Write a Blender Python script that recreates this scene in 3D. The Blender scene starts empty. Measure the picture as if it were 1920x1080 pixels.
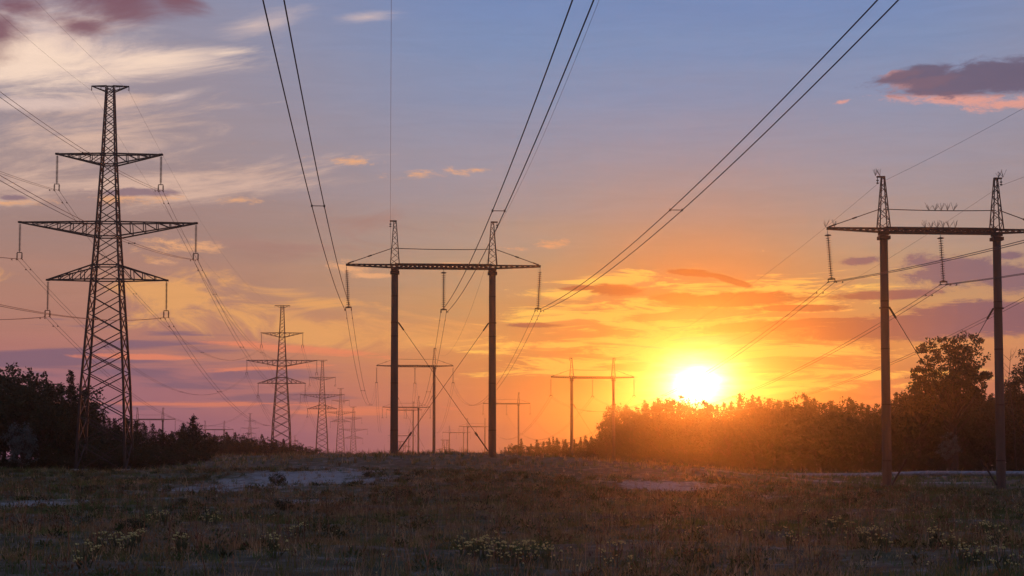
import bpy, math, random
import numpy as np
from mathutils import Vector, Matrix, Quaternion

rng = np.random.default_rng(7)
random.seed(7)
C = bpy.context.scene.collection
scene = bpy.context.scene

# ------------------------------------------------------------------ camera
F = 3000.0                                   # focal length in photo pixels (1920 wide)
HORIZ = 862.0
EYE = 1.7
TH = math.radians(3.4)
AXIS = HORIZ - F * math.tan(TH)                # photo row of the optical axis (the lens is shifted up)
cam_d = bpy.data.cameras.new('camera'); cam = bpy.data.objects.new('camera', cam_d); C.objects.link(cam)
cam_d.sensor_width = 36; cam_d.lens = 36 * F / 1920; cam_d.clip_end = 20000; cam_d.clip_start = 0.1; cam_d.shift_y = (AXIS - 540) / 1920
cam.location = (0, 0, EYE); cam.rotation_euler = (math.pi / 2 + TH, 0, 0)
scene.camera = cam

def D(px, py):
    """world direction seen at photo pixel (surveying helper)"""
    u = (px - 960) / F; v = (AXIS - py) / F
    return Vector((u, math.cos(TH) - v * math.sin(TH), math.sin(TH) + v * math.cos(TH)))
def W(px, py, Y):
    d = D(px, py); return Vector((d.x * Y / d.y, Y, EYE + d.z * Y / d.y))
def azel(px, py):
    d = D(px, py).normalized(); return math.degrees(math.atan2(d.x, d.y)), math.degrees(math.asin(d.z))
def lin(r, g, b):
    f = lambda c: (c / 255 / 12.92) if c / 255 <= .04045 else ((c / 255 + .055) / 1.055) ** 2.4
    return (f(r), f(g), f(b), 1)

# ------------------------------------------------------------------ sun, world, exposure
SUN_DIR = D(1305, 722).normalized()
SUN_EL = math.asin(SUN_DIR.z); SUN_AZ = math.atan2(SUN_DIR.x, SUN_DIR.y)
sl = bpy.data.lights.new('sun', 'SUN'); sl.energy = 0.68; sl.angle = math.radians(0.6); sl.color = (1.0, 0.225, 0.025)
so = bpy.data.objects.new('sun', sl); C.objects.link(so)
so.rotation_euler = SUN_DIR.to_track_quat('Z', 'Y').to_euler()
scene.view_settings.view_transform = 'Standard'; scene.view_settings.look = 'None'
scene.view_settings.exposure = 0; scene.view_settings.gamma = 1; scene.view_settings.use_curve_mapping = False
SKY_GAIN = 1.0
HAZE_D, HAZE_G = .00030, .945

world = bpy.data.worlds.new('World'); scene.world = world; world.use_nodes = True
wt = world.node_tree; wt.nodes.clear()
try:
    world.cycles.sampling_method = 'MANUAL'; world.cycles.sample_map_resolution = 512
except Exception: pass
def nn(t, **k):
    n = wt.nodes.new(t)
    for a, b in k.items(): setattr(n, a, b)
    return n
def setin(sock, v):
    if isinstance(v, bpy.types.NodeSocket): wt.links.new(v, sock)
    else: sock.default_value = v
def M(op, a, b=0.0, c=0.0, clamp=False):
    n = nn('ShaderNodeMath', operation=op, use_clamp=clamp)
    setin(n.inputs[0], a); setin(n.inputs[1], b); setin(n.inputs[2], c); return n.outputs[0]
def MIX(f, a, b):
    n = nn('ShaderNodeMix', data_type='RGBA', clamp_factor=True)
    setin(n.inputs[0], f); setin(n.inputs[6], a); setin(n.inputs[7], b); return n.outputs[2]
def ADDC(a, b, f=1.0):
    n = nn('ShaderNodeMix', data_type='RGBA', blend_type='ADD')
    setin(n.inputs[0], f); setin(n.inputs[6], a); setin(n.inputs[7], b); return n.outputs[2]
def SCALEC(a, f):
    n = nn('ShaderNodeVectorMath', operation='SCALE'); setin(n.inputs[0], a); setin(n.inputs[3], f); return n.outputs[0]
def SS(x, lo, hi):
    n = nn('ShaderNodeMapRange', interpolation_type='SMOOTHSTEP')
    setin(n.inputs[0], x); n.inputs[1].default_value = lo; n.inputs[2].default_value = hi; return n.outputs[0]
def RAMP(x, stops):
    n = nn('ShaderNodeValToRGB'); cr = n.color_ramp
    while len(cr.elements) > 1: cr.elements.remove(cr.elements[-1])
    for i, (p, c) in enumerate(stops):
        e = cr.elements[0] if i == 0 else cr.elements.new(p)
        e.position = p; e.color = c
    setin(n.inputs[0], x); return n.outputs[0]
tc = nn('ShaderNodeTexCoord')
sep = nn('ShaderNodeSeparateXYZ'); nrm = nn('ShaderNodeVectorMath', operation='NORMALIZE')
wt.links.new(tc.outputs['Generated'], nrm.inputs[0]); wt.links.new(nrm.outputs[0], sep.inputs[0])
AZ = M('MULTIPLY', M('ARCTAN2', sep.outputs[0], sep.outputs[1]), 180 / math.pi)
EL = M('MULTIPLY', M('ARCSINE', sep.outputs[2]), 180 / math.pi)
cmb = nn('ShaderNodeCombineXYZ'); wt.links.new(AZ, cmb.inputs[0]); wt.links.new(EL, cmb.inputs[1]); P = cmb.outputs[0]
def NOISE(sx, sy, off=0.0, detail=6, rough=.6, dist=0.0, scale=1.0):
    mp = nn('ShaderNodeMapping'); setin(mp.inputs[0], P)
    mp.inputs['Location'].default_value = (off, off * .7, 0); mp.inputs['Scale'].default_value = (sx, sy, 1)
    n = nn('ShaderNodeTexNoise'); n.inputs['Scale'].default_value = scale; n.inputs['Detail'].default_value = detail
    n.inputs['Roughness'].default_value = rough; n.inputs['Distortion'].default_value = dist
    wt.links.new(mp.outputs[0], n.inputs[0]); return n.outputs[0]
PXD = 1 / 52.36
def FIELD(blobs):
    """union of elongated cloud banks, 1 at the core and 0 at the rim: (photo x, y, half length, half height, tilt)"""
    cur = None
    for b in blobs:
        x, y, rx, ry = b[:4]; rot = b[4] if len(b) > 4 else 0; wgt = b[5] if len(b) > 5 else 1
        a, e = azel(x, y)
        mp = nn('ShaderNodeMapping', vector_type='TEXTURE'); setin(mp.inputs[0], P)
        mp.inputs['Location'].default_value = (a, e, 0); mp.inputs['Rotation'].default_value = (0, 0, math.radians(rot))
        mp.inputs['Scale'].default_value = (rx * PXD, ry * PXD, 1)
        l = nn('ShaderNodeVectorMath', operation='LENGTH'); wt.links.new(mp.outputs[0], l.inputs[0])
        f = M('MULTIPLY_ADD', l.outputs['Value'], -wgt, wgt)
        cur = f if cur is None else M('MAXIMUM', cur, f)
    return cur
def COVER(field, noise, amp, lo, hi):
    return SS(M('ADD', field, M('MULTIPLY', M('SUBTRACT', noise, .5), amp)), lo, hi)

n_soft = NOISE(.20, .62, 3.1, 9, .66, 1.2)
n_fine = NOISE(.55, 1.6, 11.7, 10, .72, .35)
def NOISE_ROT(sx, sy, rot, off, detail, rough, dist):
    r1 = nn('ShaderNodeMapping'); setin(r1.inputs[0], P); r1.inputs['Rotation'].default_value = (0, 0, math.radians(rot))
    mp = nn('ShaderNodeMapping'); wt.links.new(r1.outputs[0], mp.inputs[0]); mp.inputs['Location'].default_value = (off, off, 0); mp.inputs['Scale'].default_value = (sx, sy, 1)
    n = nn('ShaderNodeTexNoise'); n.inputs['Scale'].default_value = 1; n.inputs['Detail'].default_value = detail; n.inputs['Roughness'].default_value = rough; n.inputs['Distortion'].default_value = dist
    wt.links.new(mp.outputs[0], n.inputs[0]); return n.outputs[0]
n_cirrus = NOISE_ROT(.16, .85, -9, 41.0, 9, .68, .5)
n_streak = NOISE(.07, 1.15, 5.3, 5, .6, .4)
n_wisp = NOISE(.28, 2.3, 23.0, 8, .68, 1.0)

n_band = M('ADD', M('MULTIPLY', n_wisp, .5), M('MULTIPLY', NOISE(.9, 3.4, 61.0, 9, .72, 1.2), .5))
# clear sky: warm mauve at the horizon, orange, grey-rose, blue
EW = M('ADD', EL, M('MULTIPLY', M('SUBTRACT', n_streak, .5), 1.8))
stops = [(862, (140, 92, 118)), (815, (158, 102, 122)), (770, (192, 112, 106)), (715, (204, 125, 94)), (640, (212, 144, 92)),
         (570, (190, 146, 106)), (490, (168, 145, 128)), (400, (156, 143, 146)), (300, (144, 144, 163)), (190, (129, 143, 175)),
         (90, (117, 141, 182)), (0, (110, 136, 183))]
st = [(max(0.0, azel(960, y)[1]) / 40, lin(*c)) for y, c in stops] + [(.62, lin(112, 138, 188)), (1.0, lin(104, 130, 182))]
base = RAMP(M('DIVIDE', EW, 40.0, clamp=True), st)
# away from the sun the low sky turns mauve
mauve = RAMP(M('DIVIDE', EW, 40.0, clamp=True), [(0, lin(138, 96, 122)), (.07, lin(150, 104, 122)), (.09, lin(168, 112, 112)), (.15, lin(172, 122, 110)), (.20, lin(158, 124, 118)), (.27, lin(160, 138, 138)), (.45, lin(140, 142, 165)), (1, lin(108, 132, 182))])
daz = M('ABSOLUTE', M('SUBTRACT', AZ, math.degrees(SUN_AZ)))
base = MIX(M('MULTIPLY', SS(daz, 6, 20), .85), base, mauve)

sun_v = nn('ShaderNodeVectorMath', operation='DOT_PRODUCT'); wt.links.new(nrm.outputs[0], sun_v.inputs[0]); sun_v.inputs[1].default_value = SUN_DIR
sa, se = math.degrees(SUN_AZ), math.degrees(SUN_EL)
dx = M('SUBTRACT', AZ, sa); dy = M('SUBTRACT', EL, se)
def RADIUS(kx, ky):
    return M('SQRT', M('ADD', M('POWER', M('DIVIDE', dx, kx), 2), M('POWER', M('DIVIDE', dy, ky), 2)))
r_gold = RADIUS(5.2, 3.6)
gold_f = M('POWER', 2.718, M('MULTIPLY', M('POWER', r_gold, 1.5), -1.0))
gold_f = M('MULTIPLY', gold_f, M('ADD', .72, M('MULTIPLY', n_streak, .5)))
base = MIX(M('MULTIPLY', gold_f, 1.0, clamp=True), base, lin(226, 200, 112))

# ---- cloud banks, far to near
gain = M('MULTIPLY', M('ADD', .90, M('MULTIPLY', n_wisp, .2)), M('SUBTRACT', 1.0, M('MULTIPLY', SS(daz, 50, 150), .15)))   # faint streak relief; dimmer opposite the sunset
# close to the sun the evening air in front of the sky carries most of the light
_p = M('POWER', M('SUBTRACT', 1 + HAZE_G ** 2, M('MULTIPLY', sun_v.outputs['Value'], 2 * HAZE_G)), -1.5)
_s = M('MULTIPLY', M('DIVIDE', _p, M('MAXIMUM', sep.outputs[2], .035)), .8 * HAZE_D * 39 * (1 - HAZE_G ** 2) / (4 * math.pi) * sl.energy)
gain = M('DIVIDE', M('MULTIPLY', gain, SKY_GAIN), M('ADD', 1.0, M('ADD', M('MULTIPLY', _s, 1.2), M('MULTIPLY', M('MULTIPLY', _s, _s), 2.2))))
def BG(col, st):
    n = nn('ShaderNodeBackground'); setin(n.inputs[0], col); setin(n.inputs[1], st); return n.outputs[0]
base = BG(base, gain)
gain_lit = M('POWER', gain, .38)      # thin lit streaks shine through the glow
def layer(base, blobs, noise, amp, lo, hi, col, op, st=None):
    f = M('MULTIPLY', COVER(FIELD(blobs), noise, amp, lo, hi), op)
    n = nn('ShaderNodeMixShader'); wt.links.new(f, n.inputs[0]); wt.links.new(base, n.inputs[1]); wt.links.new(BG(col, st or gain), n.inputs[2]); return n.outputs[0]
base = layer(base, [(480, 600, 420, 55, -7), (300, 545, 320, 30, -3), (860, 640, 330, 40, -4), (560, 560, 260, 30, -12)], n_soft, 4.8, .1, 1.0, lin(232, 166, 100), .85)
base = layer(base, [(1130, 640, 240, 25, 4), (1180, 520, 150, 14, 8), (1130, 592, 70, 9, 0), (1110, 545, 80, 20, 10), (1500, 660, 200, 20, 0), (1250, 610, 260, 14, 3), (1560, 700, 260, 18, 0), (1300, 655, 330, 40, 2), (1120, 690, 220, 26, 0), (1420, 720, 260, 22), (1330, 560, 300, 36, 2), (1040, 585, 120, 20, 6)], n_wisp, 5.5, .0, .8, lin(255, 206, 96), .85, gain_lit)
base = layer(base, [(220, 640, 250, 26, 0), (90, 665, 170, 42, 0), (420, 705, 190, 26, 2), (260, 700, 260, 30, 0), (60, 745, 200, 25), (520, 745, 160, 12, 2), (330, 725, 260, 14)], n_streak, 5.2, .0, .55, lin(112, 90, 116), .85)
base = layer(base, [(330, 757, 300, 7, 0), (660, 772, 180, 10, 1), (470, 690, 120, 6, 3), (250, 668, 120, 6, 0), (560, 655, 200, 9, -4)], n_wisp, 3.2, .0, .7, lin(236, 132, 98), .75)
base = layer(base, [(150, 262, 260, 80, 8), (330, 340, 330, 45, 4), (60, 330, 180, 60, 8), (230, 190, 120, 14, 10)], n_cirrus, 4.2, -.1, 1.2, lin(224, 186, 166), .8)
base = layer(base, [(90, 80, 250, 100, 4), (240, 120, 290, 44, 7), (60, 195, 180, 18, 4), (480, 48, 110, 34, 12, .7), (690, 32, 80, 12, 6, .5), (330, 180, 70, 11, 14, .6)], n_cirrus, 1.9, -.1, 1.0, lin(222, 194, 184), .92)
base = layer(base, [(70, 115, 250, 62, 3), (290, 116, 230, 34, 7), (420, 100, 110, 14, 8, .8)], n_cirrus, 2.2, -.05, .9, lin(248, 218, 196), .92)
base = layer(base, [(0, 62, 66, 70, 0), (210, 0, 150, 66, 0), (330, -8, 80, 44, 0), (160, 50, 70, 30, 0), (20, 10, 90, 30)], n_soft, 1.5, .0, .9, lin(122, 80, 94), .92)
base = layer(base, [(620, 410, 260, 40, -2), (560, 470, 240, 40, 0)], n_soft, 4.0, .1, 1.2, lin(160, 122, 116), .7)
base = layer(base, [(250, 371, 135, 9, 2), (20, 380, 65, 10, 4), (780, 325, 85, 11, 2), (895, 318, 34, 6), (1040, 455, 34, 9), (955, 466, 34, 6), (330, 466, 75, 22, 3), (650, 500, 46, 16), (700, 517, 60, 6), (290, 490, 50, 8), (860, 497, 50, 5), (640, 300, 100, 8, -6, .6), (440, 375, 60, 6, 0, .6)], n_fine, 6.0, .0, 1.2, lin(234, 170, 122), .9)
base = layer(base, [(250, 361, 100, 9, 1), (18, 370, 45, 8, 3)], n_fine, 3.2, .0, .6, lin(128, 104, 120), .85)
# mauve banks above and right of the sun
low_col = MIX(SS(daz, 1, 10), lin(160, 88, 52), lin(108, 82, 106))
base = layer(base, [(1740, 610, 330, 28, 2), (1440, 612, 140, 12, 2), (1860, 588, 190, 26, 0), (1660, 553, 110, 9, 1), (1500, 578, 90, 7, 0), (1370, 562, 150, 15, 1), (1270, 558, 60, 10), (1300, 512, 60, 8, -6), (1365, 524, 50, 7, -18), (1155, 545, 60, 12, -4), (1090, 540, 40, 6), (1215, 687, 105, 9, 1), (1430, 697, 50, 3), (1560, 600, 80, 5), (1000, 610, 60, 5), (1560, 745, 90, 12), (1640, 765, 120, 10)], n_band, 2.6, -.1, .35, low_col, .97)
base = layer(base, [(1790, 512, 125, 36, -4), (1610, 490, 55, 9, 2), (1900, 520, 90, 34, 0), (1900, 480, 40, 10)], n_fine, 2.8, .0, .5, lin(110, 92, 114), .92)
base = layer(base, [(1800, 186, 170, 14, -4), (1585, 190, 26, 5, 8), (1740, 152, 90, 16, 6), (1690, 140, 40, 10), (1880, 195, 80, 14)], n_fine, 4.0, .0, .7, lin(226, 156, 142), .9)
base = layer(base, [(1870, 143, 200, 34, 2), (1735, 140, 85, 18, 4), (1800, 162, 120, 18)], n_fine, 2.2, -.15, .4, lin(94, 86, 112), .92)

# aureole and the sun's own disc, much brighter than the sky around it
r_core = RADIUS(1.25, .95)
core = M('POWER', 2.718, M('MULTIPLY', M('POWER', M('MULTIPLY', M('DIVIDE', r_core, .60), M('ADD', .55, M('MULTIPLY', n_wisp, .9))), 1.4), -1.0))
halo = M('POWER', 2.718, M('MULTIPLY', r_core, -.95))
cc = SCALEC((1.0, .86, .50), M('MULTIPLY', core, 6.0))
hc = SCALEC((1.0, .52, .09), M('MULTIPLY', halo, .55))
def ADDS(a, b):
    n = nn('ShaderNodeAddShader'); wt.links.new(a, n.inputs[0]); wt.links.new(b, n.inputs[1]); return n.outputs[0]
col = ADDS(base, BG(ADDC(cc, hc), SKY_GAIN))
sky = nn('ShaderNodeTexSky'); sky.sky_type = 'NISHITA'; sky.sun_disc = False
sky.sun_elevation = SUN_EL; sky.sun_rotation = SUN_AZ; sky.air_density = 1.2; sky.dust_density = 2.0
wo = nn('ShaderNodeOutputWorld'); wt.links.new(ADDS(col, BG(sky.outputs[0], 0.003)), wo.inputs[0])

cy = scene.cycles
cy.max_bounces = 5; cy.diffuse_bounces = 2; cy.glossy_bounces = 1; cy.transmission_bounces = 2; cy.volume_bounces = 0; cy.transparent_max_bounces = 4
cy.use_denoising = True
try: cy.denoiser = 'OPENIMAGEDENOISE'; cy.denoising_prefilter = 'ACCURATE'
except Exception: pass

# ------------------------------------------------------------------ helpers
def link(o, parent=None):
    C.objects.link(o)
    if parent is not None: o.parent = parent
    return o
def tag(o, label=None, cat=None, group=None, kind=None):
    if label: o['label'] = label
    if cat: o['category'] = cat
    if group: o['group'] = group
    if kind: o['kind'] = kind
    return o
def empty(name, loc, label, cat, group=None, rz=0.0):
    o = bpy.data.objects.new(name, None); o.location = loc; o.rotation_euler = (0, 0, rz); o.empty_display_size = .2
    return tag(link(o), label, cat, group)
def obj(name, me, parent=None):
    return link(bpy.data.objects.new(name, me), parent)
def kids(o): return list(o.children)
def copy_tree(o, parent=None):
    c = o.copy(); C.objects.link(c); c.parent = parent
    for ch in kids(o): copy_tree(ch, c)
    return c

class MB:
    def __init__(s): s.v = []; s.f = []
    def add(s, v, f):
        n = len(s.v); s.v.extend(v); s.f.extend([tuple(i + n for i in q) for q in f])
    def bar(s, p, q, w, w2=None, h=None):
        p = Vector(p); q = Vector(q); d = q - p
        if d.length < 1e-5: return
        d.normalize(); up = Vector((0, 0, 1)) if abs(d.z) < .95 else Vector((0, 1, 0))
        a = d.cross(up).normalized(); b = d.cross(a).normalized()
        w2 = w if w2 is None else w2; k = 1 if h is None else h / w
        vs = []
        for c, r in ((p, w / 2), (q, w2 / 2)):
            for sx, sy in ((-1, -1), (1, -1), (1, 1), (-1, 1)): vs.append(tuple(c + a * sx * r + b * sy * r * k))
        s.add(vs, [(3, 2, 1, 0), (4, 5, 6, 7), (0, 1, 5, 4), (1, 2, 6, 5), (2, 3, 7, 6), (3, 0, 4, 7)])
    def box(s, c, d):
        x, y, z = c; a, b, h = d[0] / 2, d[1] / 2, d[2] / 2
        vs = [(x + i * a, y + j * b, z + k * h) for k in (-1, 1) for i, j in ((-1, -1), (1, -1), (1, 1), (-1, 1))]
        s.add(vs, [(3, 2, 1, 0), (4, 5, 6, 7), (0, 1, 5, 4), (1, 2, 6, 5), (2, 3, 7, 6), (3, 0, 4, 7)])
    def tube(s, pts, rad, n=5, caps=True):
        pts = [Vector(p) for p in pts]; m = len(pts)
        rad = [rad] * m if not hasattr(rad, '__len__') else rad
        vs = []; a = None
        for i, p in enumerate(pts):
            d = (pts[min(i + 1, m - 1)] - pts[max(i - 1, 0)]).normalized()
            if a is None:
                a = d.cross(Vector((0, 0, 1)) if abs(d.z) < .95 else Vector((0, 1, 0))).normalized()
            else:
                a = (a - d * a.dot(d)).normalized()
            b = d.cross(a)
            for k in range(n):
                t = 2 * math.pi * k / n; vs.append(tuple(p + (a * math.cos(t) + b * math.sin(t)) * rad[i]))
        fs = [(i * n + k, i * n + (k + 1) % n, (i + 1) * n + (k + 1) % n, (i + 1) * n + k) for i in range(m - 1) for k in range(n)]
        if caps: fs += [tuple(range(n))[::-1], tuple((m - 1) * n + k for k in range(n))]
        s.add(vs, fs)
    def lathe(s, prof, n=10, c=(0, 0, 0)):
        vs = [(c[0] + r * math.cos(2 * math.pi * k / n), c[1] + r * math.sin(2 * math.pi * k / n), c[2] + z) for r, z in prof for k in range(n)]
        m = len(prof)
        fs = [(i * n + k, i * n + (k + 1) % n, (i + 1) * n + (k + 1) % n, (i + 1) * n + k) for i in range(m - 1) for k in range(n)]
        fs += [tuple(range(n))[::-1], tuple((m - 1) * n + k for k in range(n))]
        s.add(vs, fs)
    def mesh(s, name, mat, smooth=False):
        me = bpy.data.meshes.new(name); me.from_pydata(s.v, [], s.f); me.materials.append(mat)
        if smooth: me.polygons.foreach_set('use_smooth', [True] * len(me.polygons))
        me.update(); return me
    def build(s, name, mat, parent=None, smooth=False): return obj(name, s.mesh(name, mat, smooth), parent)

def np_mesh(name, verts, quads, mat, tint=None, tris=None):
    """fast mesh from numpy: quads (n,4) and optional tris (m,3); tint = per-vertex colour"""
    me = bpy.data.meshes.new(name)
    nq = len(quads); nt = 0 if tris is None else len(tris)
    me.vertices.add(len(verts)); me.vertices.foreach_set('co', np.asarray(verts, np.float32).ravel())
    loops = np.concatenate([np.asarray(quads).ravel()] + ([np.asarray(tris).ravel()] if nt else [])).astype(np.int32)
    me.loops.add(len(loops)); me.loops.foreach_set('vertex_index', loops)
    ls = np.concatenate([np.arange(nq) * 4, nq * 4 + np.arange(nt) * 3]).astype(np.int32)
    me.polygons.add(nq + nt); me.polygons.foreach_set('loop_start', ls)
    if tint is not None:
        at = me.attributes.new('tint', 'FLOAT_COLOR', 'POINT')
        c = np.ones((len(verts), 4), np.float32); c[:, :3] = tint; at.data.foreach_set('color', c.ravel())
    me.materials.append(mat); me.update(calc_edges=True); me.validate(); return me

# ------------------------------------------------------------------ materials
def material(name, c1, c2=None, scale=3.0, rough=.85, bump=0.0, metallic=0.0, spec=.3, tint=False, transl=0.0, coord='Object', detail=6, stretch=None):
    m = bpy.data.materials.new(name); m.use_nodes = True; t = m.node_tree; b = t.nodes['Principled BSDF']
    b.inputs['Roughness'].default_value = rough; b.inputs['Metallic'].default_value = metallic
    b.inputs['Specular IOR Level'].default_value = spec
    tcn = t.nodes.new('ShaderNodeTexCoord'); n = t.nodes.new('ShaderNodeTexNoise'); n.inputs['Scale'].default_value = scale; n.inputs['Detail'].default_value = detail
    src = tcn.outputs[coord]
    if stretch:
        mp = t.nodes.new('ShaderNodeMapping'); mp.inputs['Scale'].default_value = stretch; t.links.new(src, mp.inputs[0]); src = mp.outputs[0]
    t.links.new(src, n.inputs[0])
    mx = t.nodes.new('ShaderNodeMix'); mx.data_type = 'RGBA'
    rp = t.nodes.new('ShaderNodeMapRange'); rp.inputs[1].default_value = .32; rp.inputs[2].default_value = .68
    t.links.new(n.outputs[0], rp.inputs[0]); t.links.new(rp.outputs[0], mx.inputs[0])
    mx.inputs[6].default_value = (*c1, 1); mx.inputs[7].default_value = (*(c2 or c1), 1)
    out = mx.outputs[2]
    if tint:
        a = t.nodes.new('ShaderNodeAttribute'); a.attribute_name = 'tint'
        mm = t.nodes.new('ShaderNodeMix'); mm.data_type = 'RGBA'; mm.blend_type = 'MULTIPLY'; mm.inputs[0].default_value = 1
        t.links.new(out, mm.inputs[6]); t.links.new(a.outputs[0], mm.inputs[7]); out = mm.outputs[2]
    t.links.new(out, b.inputs['Base Color'])
    if bump:
        bp = t.nodes.new('ShaderNodeBump'); bp.inputs['Strength'].default_value = bump; t.links.new(n.outputs[0], bp.inputs['Height']); t.links.new(bp.outputs[0], b.inputs['Normal'])
    if transl:
        tr = t.nodes.new('ShaderNodeBsdfTranslucent'); t.links.new(out, tr.inputs[0])
        ms = t.nodes.new('ShaderNodeMixShader'); ms.inputs[0].default_value = transl
        t.links.new(b.outputs[0], ms.inputs[1]); t.links.new(tr.outputs[0], ms.inputs[2]); t.links.new(ms.outputs[0], t.nodes['Material Output'].inputs[0])
    return m
STEEL = material('galvanised_rusty_steel', (.05, .038, .032), (.025, .019, .016), 2.0, .7, metallic=.15)
CONC = material('weathered_concrete', (.085, .072, .062), (.045, .038, .033), .8, .9, .15, stretch=(2, 2, .25))
BEAM = material('dark_beam_steel', (.04, .031, .026), (.022, .017, .015), 1.5, .7, metallic=.2)
GLASSY = material('brown_insulator_glass', (.06, .04, .03), (.05, .05, .045), 2.0, .3, spec=.5)
WIRE = material('aluminium_wire', (.045, .042, .04), (.03, .028, .026), 1.0, .65, metallic=.2)
SPIKE = material('spike_wire', (.16, .14, .13), (.10, .09, .085), 2.0, .6)
BARK = material('bark', (.06, .045, .035), (.03, .023, .018), 3.0, .95, .4)
PINE = material('pine_needles', (.026, .040, .018), (.014, .024, .012), .8, .9, spec=.1)
LEAF = material('broad_leaves', (.030, .044, .016), (.016, .026, .010), .7, .85, spec=.12)
SILVER = material('silvery_leaves', (.10, .125, .11), (.06, .08, .07), .9, .85, spec=.15)
GRASS = material('grass_blades', (1, 1, 1), (.65, .62, .6), .35, .9, spec=.1, tint=True, transl=.6)
PETAL = material('yellow_petals', (.60, .49, .18), (.40, .32, .11), 8, .8)
STEMM = material('green_stems', (.07, .085, .03), (.05, .05, .025), 5, .9)
PIPE = material('pipe_cladding', (.24, .27, .29), (.11, .12, .13), 1.2, .55, .1, metallic=.2, stretch=(.6, 3, 3))
PALE = material('pale_concrete', (.32, .31, .30), (.2, .19, .18), 2.0, .9, .2)

# ------------------------------------------------------------------ terrain
def pt(px, py, Y): w = W(px, py, Y); return (w.x, w.y, w.z)
ctl = [pt(*p) for p in [
    (960, 1080, 23.4), (0, 1080, 23.4), (1920, 1080, 23.4), (300, 1005, 36), (960, 1005, 36), (1600, 1005, 36),
    (0, 1000, 37), (100, 945, 60), (-200, 920, 90), (197, 887, 154), (40, 882, 152), (-250, 885, 150), (400, 862, 195), (250, 890, 135),
    (540, 912, 82), (540, 884, 112), (600, 861, 142), (480, 856, 180), (740, 854, 142), (830, 851, 145), (924, 857, 147), (690, 851, 158), (500, 856, 165), (570, 853, 165), (850, 850, 158),
    (830, 935, 68), (830, 893, 104), (640, 945, 62), (380, 930, 70), (340, 905, 100),
    (830, 866, 215), (600, 866, 225), (400, 866, 240), (980, 866, 220),
    (1100, 906, 110), (1000, 893, 108), (975, 873, 132), (1110, 899, 190), (1220, 899, 205), (1040, 864, 232), (1110, 869, 232), (1072, 872, 333), (1150, 880, 333), (1000, 866, 320),
    (1662, 916, 120.5), (1875, 928, 121), (1765, 920, 116), (1750, 906, 143), (1920, 897, 168), (2200, 897, 165), (1500, 900, 190), (1750, 886, 247), (1300, 886, 290), (1150, 878, 330), (1500, 888, 255), (2100, 886, 247),
    (1500, 985, 43), (1300, 925, 90), (1550, 930, 85), (1900, 950, 70)]]
ctl += [(x, 600, EYE - 2.2) for x in (-250, -120, 0, 120, 250)] + [(x, 3000, -.3) for x in (-1500, 0, 1500)]
ctl += [(x, y, 0) for x in (-15, 0, 15) for y in (-30, 0, 12)] + [(-1200, 900, -1), (1200, 900, -1), (-800, 100, 0), (800, 100, -.5)]
ctl = np.array(ctl)
def warp(x, y):
    yy = np.maximum(y, 0) + 22
    return 3.4 * x / yy, 2.3 * np.log(yy) + np.minimum(y, 0) * .01
CU, CV = warp(ctl[:, 0], ctl[:, 1])
_t = np.random.default_rng(3)
_ph = _t.uniform(0, 6.28, (24, 2)); _an = _t.uniform(0, 6.28, 24)
def wav(x, y, wl, k0, n=6):
    s = 0
    for i in range(n):
        a = _an[(k0 + i) % 24]; s = s + np.sin((x * math.cos(a) + y * math.sin(a)) * 6.283 / (wl * (.7 + .12 * i)) + _ph[(k0 + i) % 24, 0])
    return s / n
def ground_z(x, y):
    x = np.asarray(x, float); y = np.asarray(y, float); sh = x.shape; x = x.ravel(); y = y.ravel()
    out = np.empty(len(x))
    for i in range(0, len(x), 20000):
        u, v = warp(x[i:i + 20000], y[i:i + 20000])
        d2 = (u[:, None] - CU) ** 2 + (v[:, None] - CV) ** 2 + .004
        w = d2 ** -1.7
        out[i:i + 20000] = (w * ctl[:, 2]).sum(1) / w.sum(1)
    near = np.clip((400 - y) / 250, 0, 1)
    out = out + near * (.19 * wav(x, y, 9, 2) + .07 * wav(x, y, 2.6, 9))
    return out.reshape(sh)
def gz(x, y): return float(ground_z(np.array([x]), np.array([y]))[0])
SAND = [(-13.0, 98, 8.0, 27), (-17.8, 59, 2.8, 5.0), (9.5, 100, 4.4, 20), (7, 228, 9, 11), (5.5, 112, 3.0, 7), (-20, 180, 7, 12), (-8, 63, 2.2, 4), (12.5, 80, 2.2, 7), (-15, 78, 3.5, 5)]
def sand(x, y):
    """bare sand, about 0..1 before the material breaks the edge up"""
    s = np.full(np.shape(x), -1.0)
    for cx, cyy, rx, ry in SAND: s = np.maximum(s, 1 - np.hypot((x - cx) / rx, (y - cyy) / ry))
    tr = 1 - np.abs(y - (143 + .10 * (x - 38)) - .6 * np.sin(x * .3)) / 2.2 - np.clip(22 - x, 0, 40) * .08
    s = np.maximum(s, np.minimum(tr, .8))
    return s + .30 * wav(x, y, 6, 5) + .16 * wav(x, y, 1.9, 13)

xs = np.concatenate([-np.geomspace(700, 81, 20), np.arange(-80, 80.1, .8), np.geomspace(81, 700, 20)])
ys = np.concatenate([-np.geomspace(400, 11, 10), np.arange(-10, 20, 2), np.arange(20, 130, .6), np.arange(130, 270, 1.2), np.geomspace(271, 1050, 36)])
gx, gy = np.meshgrid(xs, ys); gzz = ground_z(gx, gy)
nx, ny = len(xs), len(ys)
idx = np.arange(nx * ny).reshape(ny, nx)
quads = np.stack([idx[:-1, :-1], idx[:-1, 1:], idx[1:, 1:], idx[1:, :-1]], -1).reshape(-1, 4)
gm = bpy.data.materials.new('field_soil'); gm.use_nodes = True; t = gm.node_tree; b = t.nodes['Principled BSDF']
b.inputs['Roughness'].default_value = .95; b.inputs['Specular IOR Level'].default_value = .1
def gn(ty, **k):
    n = t.nodes.new(ty)
    for a, v in k.items(): setattr(n, a, v)
    return n
gco = gn('ShaderNodeTexCoord')
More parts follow.
